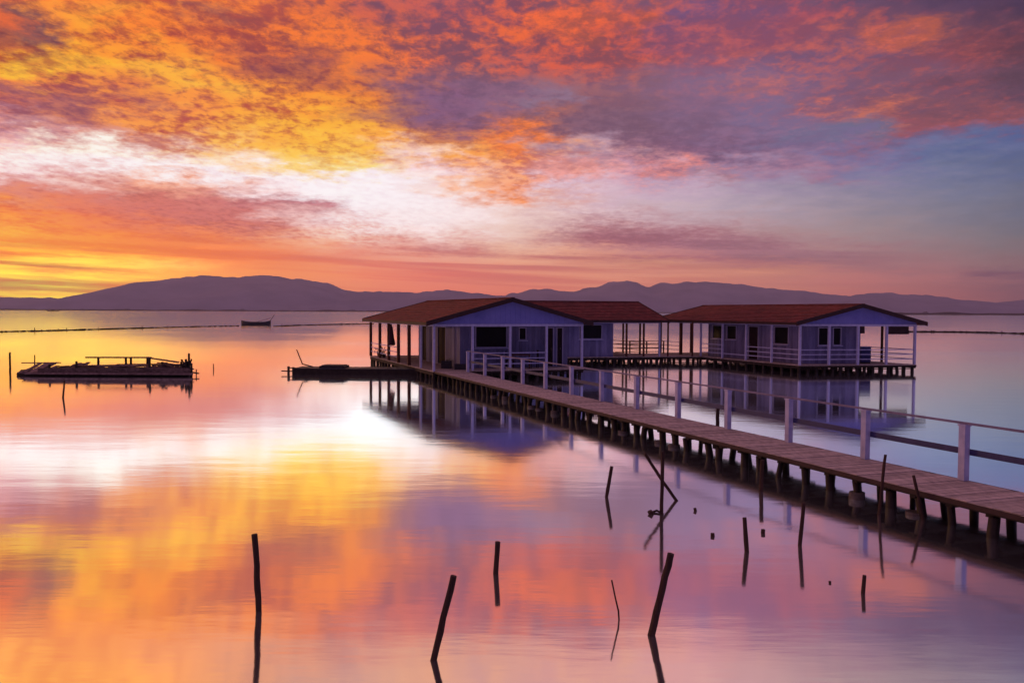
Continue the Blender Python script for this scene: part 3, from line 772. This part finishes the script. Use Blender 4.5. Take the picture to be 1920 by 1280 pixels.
# ------------------------------------------------------------------ stakes and stumps in the water
def stake(pts, wl, r, label, group='bare stakes standing in the water', name='wooden_stake', loose=None, flare=1.0):
    """pts: points seen from top down to the waterline wl; all stand in one vertical plane through the foot."""
    base = at(*wl, 0.0)
    P3 = [atY(px, py, base.y) for px, py in pts] + [base]
    P3 = [p - base for p in P3]
    d = (P3[-1] - P3[-2]).normalized()
    P3.append(P3[-1] + d * .7)
    # resample so the outline can wander
    out = []; rad = []
    L = sum((b_ - a_).length for a_, b_ in zip(P3, P3[1:])); acc = 0
    for a_, b_ in zip(P3, P3[1:]):
        seg = (b_ - a_).length; k = max(1, int(seg / .13))
        for j in range(k):
            f = j / k; p = a_.lerp(b_, f)
            out.append(p + Vector((random.uniform(-1, 1), random.uniform(-1, 1), 0)) * r * .12 * (0 if (acc + f * seg) < .01 else 1))
            rad.append(r * (.92 + .16 * (acc + f * seg) / L) * flare)
        acc += seg
    out.append(P3[-1]); rad.append(r)
    m = Mesh(); m.tube(out, rad, 12, .11)
    o = m.build(name, MT['stake'], None, base)
    return tag(o, label, 'stake' if name == 'wooden_stake' else 'stump', group)
ST = [
 ([(477, 1001), (481, 1060)], (485, 1144), .037, 'thick upright stake standing alone in the orange water at the lower left'),
 ([(851, 1079)], (813, 1236), .034, 'stake leaning right, left of the short upright stake, near the bottom edge'),
 ([(933.5, 1015)], (929, 1075), .036, 'short upright stake just right of the stake leaning near the bottom middle'),
 ([(1147, 1087), (1154, 1120), (1159.5, 1145)], (1160.5, 1162), .010, 'very thin curved stick left of the thickest leaning stake'),
 ([(1258, 1037)], (1221, 1190), .040, 'thickest stake, leaning right, near the bottom right of centre'),
 ([(1396, 970)], (1400.5, 1033), .034, 'upright stake between two squat dark stumps'),
 ([(1507, 942), (1503, 985)], (1499.5, 1022), .030, 'stake with its top against the pier reflection, second upright right of the squat stumps'),
 ([(1621, 1078)], (1618.5, 1112), .026, 'short stake standing alone at the lower right'),
 ([(1147, 874)], (1137, 932), .034, 'stake bent at the water left of the crossed poles'),
 ([(1242.5, 846), (1241.5, 900)], (1240.5, 961), .034, 'upright pole of the crossed pair beside the pier shadow'),
 ([(1209, 850), (1238, 895)], (1268, 938), .030, 'slanting pole of the crossed pair, falling to the right'),
 ([(1430, 862)], (1426.5, 921), .042, 'dark pole standing close against the pier piles, above the square stump'),
 ([(1660.5, 852), (1657, 880)], (1648, 966), .026, 'thin tall stake in front of the pier planks with a knob on top'),
 ([(1713, 891)], (1731, 975), .026, 'thin stake in front of the pier leaning left'),
 ([(18.5, 660)], (19, 697), .05, 'stake at the far left edge beside the wrecked raft'),
 ([(65, 665)], (65, 685), .035, 'thin pale stake behind the left end of the wrecked raft'),
 ([(121, 713)], (118, 745), .035, 'thin stake in front of the wrecked raft'),
 ([(368, 692)], (368, 703), .03, 'tiny stick just right of the wrecked raft'),
 ([(400, 682)], (400.5, 693), .03, 'small stick between the wrecked raft and the floating dock'),
 ([(1346, 762)], (1345, 812), .055, 'dark mooring post behind the pier railing'),
]
for p_, w_, r_, lb in ST: stake(p_, w_, r_, lb)
stake([(1218, 957.5)], (1221, 963.5), .045, 'low stump left of the crossed poles', 'low stumps just above the water', 'wooden_stump')
stake([(1303, 952)], (1303.5, 957.5), .028, 'small round stump right of the crossed poles', 'low stumps just above the water', 'wooden_stump')
stake([(1336, 999)], (1336, 1004.5), .034, 'squat dark stump in open water left of the upright stake', 'low stumps just above the water', 'wooden_stump')
stake([(1431, 992)], (1431, 999), .034, 'squat stump right of the upright stake', 'low stumps just above the water', 'wooden_stump')
stake([(1556, 1089)], (1556, 1092.5), .018, 'tiny stump barely showing, left of the short lone stake', 'low stumps just above the water', 'wooden_stump')
# horizontal stick from the stump to the crossed poles
c0, c1 = at(1224, 961), at(1243, 964)
m = Mesh(); m.tube([Vector((0, 0, .015)), (c1 - c0) * .5 + Vector((0, .1, .03)), c1 - c0 + Vector((0, 0, .01))], [.02, .022, .02], 8, .1)
tag(m.build('floating_branch', MT['stake'], None, c0), 'branch floating between the low stump and the crossed poles', 'branch')

# ------------------------------------------------------------------ wrecked raft on the left
rc = at(200, 701.5, 0)
rk = rc.y / FPX
def rp(px, up, dy=0.0): return Vector(((px - 200) * rk + dy * rc.x / rc.y, dy, up))
raft = thing('wrecked_raft', 'broken wooden raft of grey planks piled up, lying in the orange water at left', 'raft', rc)
rr = random.Random(4)
m = Mesh()
for k in range(3): m.tube([rp(36, .06, -.9 + k * .9), rp(200, .09, -.9 + k * .85), rp(352, .08, -.9 + k * .9)], [.10, .13, .12], 8, .1)
m.build('float_log', MT['dark'], raft)
m = Mesh()
for k in range(26):
    x0 = 62 + k * 8.2 + rr.uniform(-3, 3); z0 = .42 + .12 * math.sin(k * .7) + rr.uniform(-.05, .08)
    m.bar(rp(x0 - 20, .12 + rr.uniform(0, .1), -1.2 + rr.uniform(-.2, .2)), rp(x0 + 6, z0, .9 + rr.uniform(-.4, .4)), .20, .035)
for k in range(16):
    x0 = 60 + rr.uniform(0, 190); z = .2 + rr.uniform(0, .3)
    m.bar(rp(x0, z, rr.uniform(-1.3, .6)), rp(x0 + rr.uniform(25, 60), z + rr.uniform(-.06, .1), rr.uniform(-1.3, .8)), .14, .04)
for k in range(34):
    x0 = 70 + rr.uniform(0, 230); z = .18 + rr.uniform(0, .32) * min(1, (x0 - 50) / 70); y0 = rr.uniform(-1.3, 1.2)
    m.bar(rp(x0, z, y0), rp(min(350, x0 + rr.uniform(40, 110)), z + rr.uniform(-.03, .05), y0 + rr.uniform(-.3, .3)), .18, .05)
m.build('plank_heap', MT['raft'], raft)
m = Mesh()
for k in range(9):
    y0 = -1.25 + k * .3
    m.bar(rp(44 + rr.uniform(0, 14), .14 + rr.uniform(-.02, .02), y0), rp(350 + rr.uniform(-8, 6), .15 + rr.uniform(-.02, .02), y0), .27, .10)
m.bar(rp(75, .30, -1.3), rp(280, .34, -1.32), .05, .22); m.bar(rp(275, .3, -1.3), rp(352, .32, -1.32), .05, .26)
m.build('deck_boards', MT['raft'], raft)
m = Mesh()
for k in range(22):
    x0 = 285 + rr.uniform(0, 62); z = .15 + rr.uniform(0, .45)
    m.bar(rp(x0, z, rr.uniform(-1, .9)), rp(x0 + rr.uniform(-18, 26), z + rr.uniform(-.15, .12), rr.uniform(-1, .9)), .12, .06)
m.build('broken_deck', MT['raft'], raft)
m = Mesh(); m.bar(rp(160, .86, .9), rp(286, .87, .9), .09, .08); m.bar(rp(284, .84, .9), rp(338, .62, .8), .16, .07)
m.bar(rp(36, .52, 1.2), rp(112, .54, 1.2), .06, .06)
m.build('top_rail', MT['raft'], raft)
for px in (184, 238, 247, 278): 
    m = Mesh(); m.bar(rp(px, .1, .9), rp(px + rr.uniform(-1, 1), .83, .9), .09); m.build('rail_post', MT['dark'], raft)
for px, h_, l_ in ((144, .76, .1), (95, .6, -.2), (279, .95, -.1), (346, .9, .0), (352, 1.2, .1), (355, .7, -.3), (338, .75, .2), (48, .3, 0)):
    m = Mesh(); m.tube([rp(px, -.5, l_ - .8), rp(px + .5, h_, l_ - .8)], [.07, .06], 8, .08); m.build('corner_post', MT['dark'], raft)
m = Mesh()
for k in range(14): m.bar(rp(338 + rr.uniform(0, 18), .3 + rr.uniform(0, .2), rr.uniform(-1, 0)), rp(336 + rr.uniform(0, 22), .5 + rr.uniform(0, .4), rr.uniform(-1, 0)), .07, .05)
m.build('brush_bundle', MT['dark'], raft)

# ------------------------------------------------------------------ floating dock beside the left house
fd = at(536, 701.5, 0); fe = at(815, 704, 0)
fdir = (fe - fd); fl = fdir.length; U_ = Vector((fdir.x, fdir.y)).normalized(); V_ = Vector((-U_.y, U_.x))
FD = Frame(fd, U_, V_)
dock = thing('floating_dock', 'long low black floating dock lying against the left side of the left house', 'dock', fd)
m = Mesh()
n = int((fl - .6) / .2)
for k in range(n): m.box(FD, .45 + k * .2, .45 + k * .2 + .188, -.05, 1.5, .30, .345 + random.uniform(-.006, .006))
m.build('deck', MT['hull'], dock)
m = Mesh(); m.box(FD, .45, fl - .1, -.01, .05, .0 - .2, .298); m.box(FD, .45, fl - .1, 1.4, 1.46, -.2, .298)
m.box(FD, .46, .5, .055, 1.395, -.2, .298); m.build('side_beam', MT['dark'], dock)
for k in range(6):
    m = Mesh(); p = FD.rel(1.0 + k * (fl - 2) / 5, .75, .06); q = Vector((U_.x, U_.y, 0)) * .42
    m.tube([p - q, p - q * .9, p + q * .9, p + q], [.14, .2, .2, .14], 12); m.build('float_drum', MT['hull'], dock)
m = Mesh(); m.box(FD, 1.8, 3.2, .2, 1.3, .348, .46); m.box(FD, 1.9, 3.1, .3, 1.2, .462, .50); m.build('hatch_box', MT['hull'], dock)
for a_, z_ in ((.05, .42), (.32, .38)):
    m = Mesh(); m.tube([FD.rel(a_, .3, -.5), FD.rel(a_, .3, z_)], [.075, .07], 8, .06); m.build('mooring_pile', MT['dark'], dock)
m = Mesh(); m.bar(FD.rel(-.35, .3, .16), FD.rel(.5, .3, .14), .07, .06); m.bar(FD.rel(.0, .3, .34), FD.rel(.5, .3, .33), .06, .05); m.build('tie_beam', MT['dark'], dock)
# pole leaning on it
c = FD.p(1.15, .9, .35)
t0 = atY(556, 655, c.y) - c; t1 = atY(567, 682, c.y) - c
m = Mesh(); m.tube([t0, t1, Vector((.1, 0, 0))], [.03, .035, .04], 8, .1)
tag(m.build('leaning_pole', MT['stake'], None, c), 'thin crooked pole leaning left over the end of the black floating dock', 'pole')

# ------------------------------------------------------------------ moored boat and far small boats
def boat(px0, px1, py, label, hh=.7, name='moored_boat', cabin=False):
    a_, b_ = at(px0, py, 0), at(px1, py, 0); c = (a_ + b_) / 2; L = (b_ - a_).length
    o = thing(name, label, 'boat', c)
    m = Mesh(); n = 14; secs = []
    for i in range(n + 1):
        f = i / n; x = (f - .5) * L; w_ = L * .15 * (1 - abs(2 * f - 1) ** 3.2) + .04
        sh = hh * (.75 + .45 * (2 * f - 1) ** 4)
        secs.append([Vector((x, -w_, sh)), Vector((x, -w_ * .85, .12)), Vector((x, 0, -.15)), Vector((x, w_ * .85, .12)), Vector((x, w_, sh)),
                     Vector((x, w_ * .9, sh)), Vector((x, w_ * .75, .2)), Vector((x, 0, .02)), Vector((x, -w_ * .75, .2)), Vector((x, -w_ * .9, sh))])
    base = len(m.v); k = 10
    for s in secs: m.v += s
    for i in range(n):
        for j in range(k):
            j2 = (j + 1) % k
            m.f.append([i * k + j, i * k + j2, (i + 1) * k + j2, (i + 1) * k + j]); m.sm.append(False)
    m.f.append(list(range(k))); m.sm.append(False); m.f.append([n * k + q for q in range(k)]); m.sm.append(False)
    m.build('hull', MT['hull'], o)
    for f in (-.22, .12):
        s = Mesh(); s.hexa([(f * L - .15, -L * .1, hh * .5), (f * L + .15, -L * .1, hh * .5), (f * L + .15, L * .1, hh * .5), (f * L - .15, L * .1, hh * .5),
                            (f * L - .15, -L * .1, hh * .56), (f * L + .15, -L * .1, hh * .56), (f * L + .15, L * .1, hh * .56), (f * L - .15, L * .1, hh * .56)])
        s.build('thwart', MT['dark'], o)
    if cabin:
        s = Mesh(); s.hexa([(-L * .15, -.7, .4), (L * .1, -.7, .4), (L * .1, .7, .4), (-L * .15, .7, .4), (-L * .12, -.6, hh + 1.0), (L * .08, -.6, hh + 1.0), (L * .08, .6, hh + 1.0), (-L * .12, .6, hh + 1.0)])
        s.build('cabin', MT['dark'], o)
    else:
        s = Mesh(); s.bar((L * .42, .1, hh * .5), (L * .62, .1, hh + 1.5), .10); s.bar((L*.02, .1, hh*.7), (L * .5, .1, hh + .75), .08); s.build('raised_oar', MT['stake'], o)
    return o
boat(451, 509, 608.5, 'dark open rowing boat moored in the lagoon left of the houses', .9)
for px0, px1, py, lb in ((93, 106, 583.5, 'tiny dark boat near the far shore at the left'), (594, 607, 584, 'tiny far boat left of the left house roof, left of a pair'),
                         (632, 648, 584.2, 'tiny far boat left of the left house roof, right of a pair')):
    boat(px0, px1, py, lb, 1.2, 'distant_boat', True)['group'] = 'tiny boats near the far shore'

# ------------------------------------------------------------------ lines of net stakes (mussel lines)
def netline(pts, label, seed, hz_=.35, wid=.35):
    P = [at(*p, 0) for p in pts]; c = P[0]; rnd = random.Random(seed)
    o = thing('net_line', label, 'net line', c, 'net lines across the lagoon')
    line = []
    for a_, b_ in zip(P, P[1:]):
        for i in range(24):
            f = i / 24; q = a_.lerp(b_, f) - c
            line.append(q + Vector((0, rnd.uniform(-.5, .5), 0)))
    line.append(P[-1] - c)
    m = Mesh(); m.tube([q + Vector((0, 0, .05 + rnd.uniform(0, .05))) for q in line], [wid * rnd.uniform(.5, 1.1) for _ in line], 6, .15)
    m.build('float_rope', MT['dark'], o)
    for q in [line[i] for i in sorted(rnd.sample(range(len(line)), len(line) // 5))]:
        s = Mesh(); z = rnd.uniform(.3, 1.0) ** 2 * hz_ * 2
        s.tube([q + Vector((0, 0, -.5)), q + Vector((rnd.uniform(-.1, .1), 0, z))], [.09, .07], 6); s.build('net_stake', MT['stake'], o)
    return o
netline([(-60, 623.5), (60, 621), (200, 617), (330, 613.5), (448, 611)], 'dark line of net stakes running left from the moored boat', 1, .3, .12)
netline([(512, 612), (560, 610), (640, 608), (700, 607)], 'faint line of net stakes between the moored boat and the left house', 2, .3, .15)
netline([(1700, 622), (1780, 622.5), (1860, 624), (1990, 628)], 'dark line of net floats right of the right house', 3, .22, .17)

# ------------------------------------------------------------------ small things on the porches
def chair(F, a, b, rz, label, m_='dark'):
    p = F.p(a, b, DZ + .005); o = thing('chair', label, 'chair', p, 'chairs on the porches'); o.rotation_euler.z = rz
    W0 = Frame(Vector((0, 0, 0)), Vector((1, 0)), Vector((0, 1)))
    s = Mesh(); s.box(W0, -.23, .23, -.22, .22, .42, .46); s.build('seat', MT[m_], o)
    s = Mesh()
    for x in (-.2, -.07, .07, .2): s.box(W0, x - .025, x + .025, .195, .22, .461, .88)
    s.box(W0, -.23, .23, .19, .225, .881, .95); s.build('backrest', MT[m_], o)
    for x in (-.2, .2):
        for y in (-.19, .19):
            s = Mesh(); s.box(W0, x - .02, x + .02, y - .02, y + .02, 0, .419); s.build('leg', MT[m_], o)
    return o
def table(F, a, b, label, m_='porchbrown'):
    p = F.p(a, b, DZ + .005); o = thing('table', label, 'table', p)
    W0 = Frame(Vector((0, 0, 0)), Vector((1, 0)), Vector((0, 1)))
    s = Mesh(); s.box(W0, -.5, .5, -.35, .35, .71, .75); s.build('tabletop', MT[m_], o)
    for x in (-.44, .44):
        for y in (-.3, .3):
            s = Mesh(); s.box(W0, x - .025, x + .025, y - .025, y + .025, 0, .709); s.build('leg', MT[m_], o)
    return o
table(FL, 5.0, .85, 'dark table on the front porch of the left house')
chair(FL, 4.35, .8, 1.5, 'dark chair left of the table on the front porch of the left house')
chair(FL, 5.75, .9, -1.4, 'dark chair right of the table on the front porch of the left house')
def pot(F, a, b, s_, label):
    p = F.p(a, b, DZ + .005); o = thing('potted_plant', label, 'plant', p, 'potted plants on the left house deck')
    m = Mesh(); m.tube([(0, 0, 0), (0, 0, .25 * s_)], [.13 * s_, .18 * s_], 12); m.build('pot', MT['dark'], o)
    rnd = random.Random(int(a * 10 + b * 7)); m = Mesh()
    for _ in range(160):
        d = Vector((rnd.gauss(0, 1), rnd.gauss(0, 1), abs(rnd.gauss(0, 1)))).normalized() * rnd.uniform(.1, .4) * s_
        q = d + Vector((0, 0, .25 * s_)); k = .07 * s_
        e = Vector((rnd.uniform(-k, k), rnd.uniform(-k, k), rnd.uniform(-k, k)))
        m.poly([q, q + e, q + e * .5 + d * .25])
    m.build('leaves', MT['plant'], o)
pot(FL, .35, 13.6, 1.1, 'dark bushy potted plant at the far back corner of the left house porch')
pot(FL, .4, 12.6, .8, 'smaller potted plant beside the corner plant on the left house porch')
pot(FL, 1.65, 2.9, .7, 'low dark plant by the side wall of the left house near the pier')
# crate heap near the front corner
def crate(F, a, b, sx, h_, label):
    p = F.p(a, b, DZ + .005); o = thing('crate', label, 'crate', p, 'crates on the left house deck')
    W0 = Frame(Vector((0, 0, 0)), Vector((1, 0)), Vector((0, 1)))
    m = Mesh()
    for k in range(3):
        z = h_ * k / 3 + .01
        m.box(W0, -sx, sx, -sx * .7, -sx * .7 + .02, z, z + h_ / 3 - .03); m.box(W0, -sx, sx, sx * .7 - .02, sx * .7, z, z + h_ / 3 - .03)
        m.box(W0, -sx, -sx + .02, -sx * .7 + .021, sx * .7 - .021, z, z + h_ / 3 - .03); m.box(W0, sx - .02, sx, -sx * .7 + .021, sx * .7 - .021, z, z + h_ / 3 - .03)
    m.build('slats', MT['hull'], o)
    m = Mesh(); m.box(W0, -sx + .021, sx - .021, -sx * .7 + .021, sx * .7 - .021, .005, .03); m.build('bottom', MT['hull'], o)
crate(FL, 1.65, .75, .32, .3, 'dark slatted crate by the front corner of the left house, nearer the pier')
crate(FL, 1.25, 1.9, .28, .4, 'taller dark slatted crate by the side door of the left house')
# bundle of netting hanging under the eave of the left house
p = FL.p(.0, 9.0, 2.72)
m = Mesh(); m.tube([(0, 0, 0), (0, 0, -.25), (.02, 0, -.7), (.03, 0, -1.2), (.02, 0, -1.3)], [.03, .10, .15, .24, .18], 12, .12)
tag(m.build('hanging_net', MT['cloth'], None, p), 'dark bundle of netting hanging under the eave of the left house', 'net')
# rolled blinds under the right porch beam
def blind(a0, a1, z0, label):
    p = FR.p(a0, .16, 0); o = thing('rolled_blind', label, 'blind', p, 'blinds under the right house gable')
    F0 = Frame(Vector((0, 0, 0)), UR, VD)
    m = Mesh(); m.box(F0, 0, a1 - a0, 0, .05, z0, 2.70)
    m.tube([F0.rel(0, .025, z0 - .03), F0.rel(a1 - a0, .025, z0 - .03)], .06, 10)
    m.build('fabric', MT['fascia'], o)
    m = Mesh(); m.bar(F0.rel(0, .02, 2.715), F0.rel(a1 - a0, .02, 2.715), .04, .03); m.build('mounting_bar', MT['dark'], o)
blind(WR * .75 + .15, WR - .25, 2.35, 'wide dark rolled blind under the right end of the right house gable')
blind(WR * .5 + .1, WR * .5 + .55, 2.4, 'narrow dark rolled blind over the right porch, beside the wall corner')
# cupboard on the right porch
p = FR.p(WR * .70, 1.2, DZ + .005)
o = thing('cupboard', 'dark cupboard standing on the open right porch of the right house', 'cupboard', p)
W0 = Frame(Vector((0, 0, 0)), Vector((1, 0)), Vector((0, 1)))
m = Mesh(); m.box(W0, -.3, .3, -.2, .2, .08, .98); m.build('body', MT['dtrim'], o)
m = Mesh(); m.box(W0, -.34, .34, -.24, .24, .982, 1.02); m.build('top', MT['frame'], o)
for x0, x1 in ((-.28, -.01), (.01, .28)):
    m = Mesh(); m.box(W0, x0, x1, -.222, -.202, .12, .94); m.build('door', MT['dtrim'], o)
m = Mesh(); m.box(W0, -.28, .28, -.18, .18, 0, .078); m.build('plinth', MT['dark'], o)
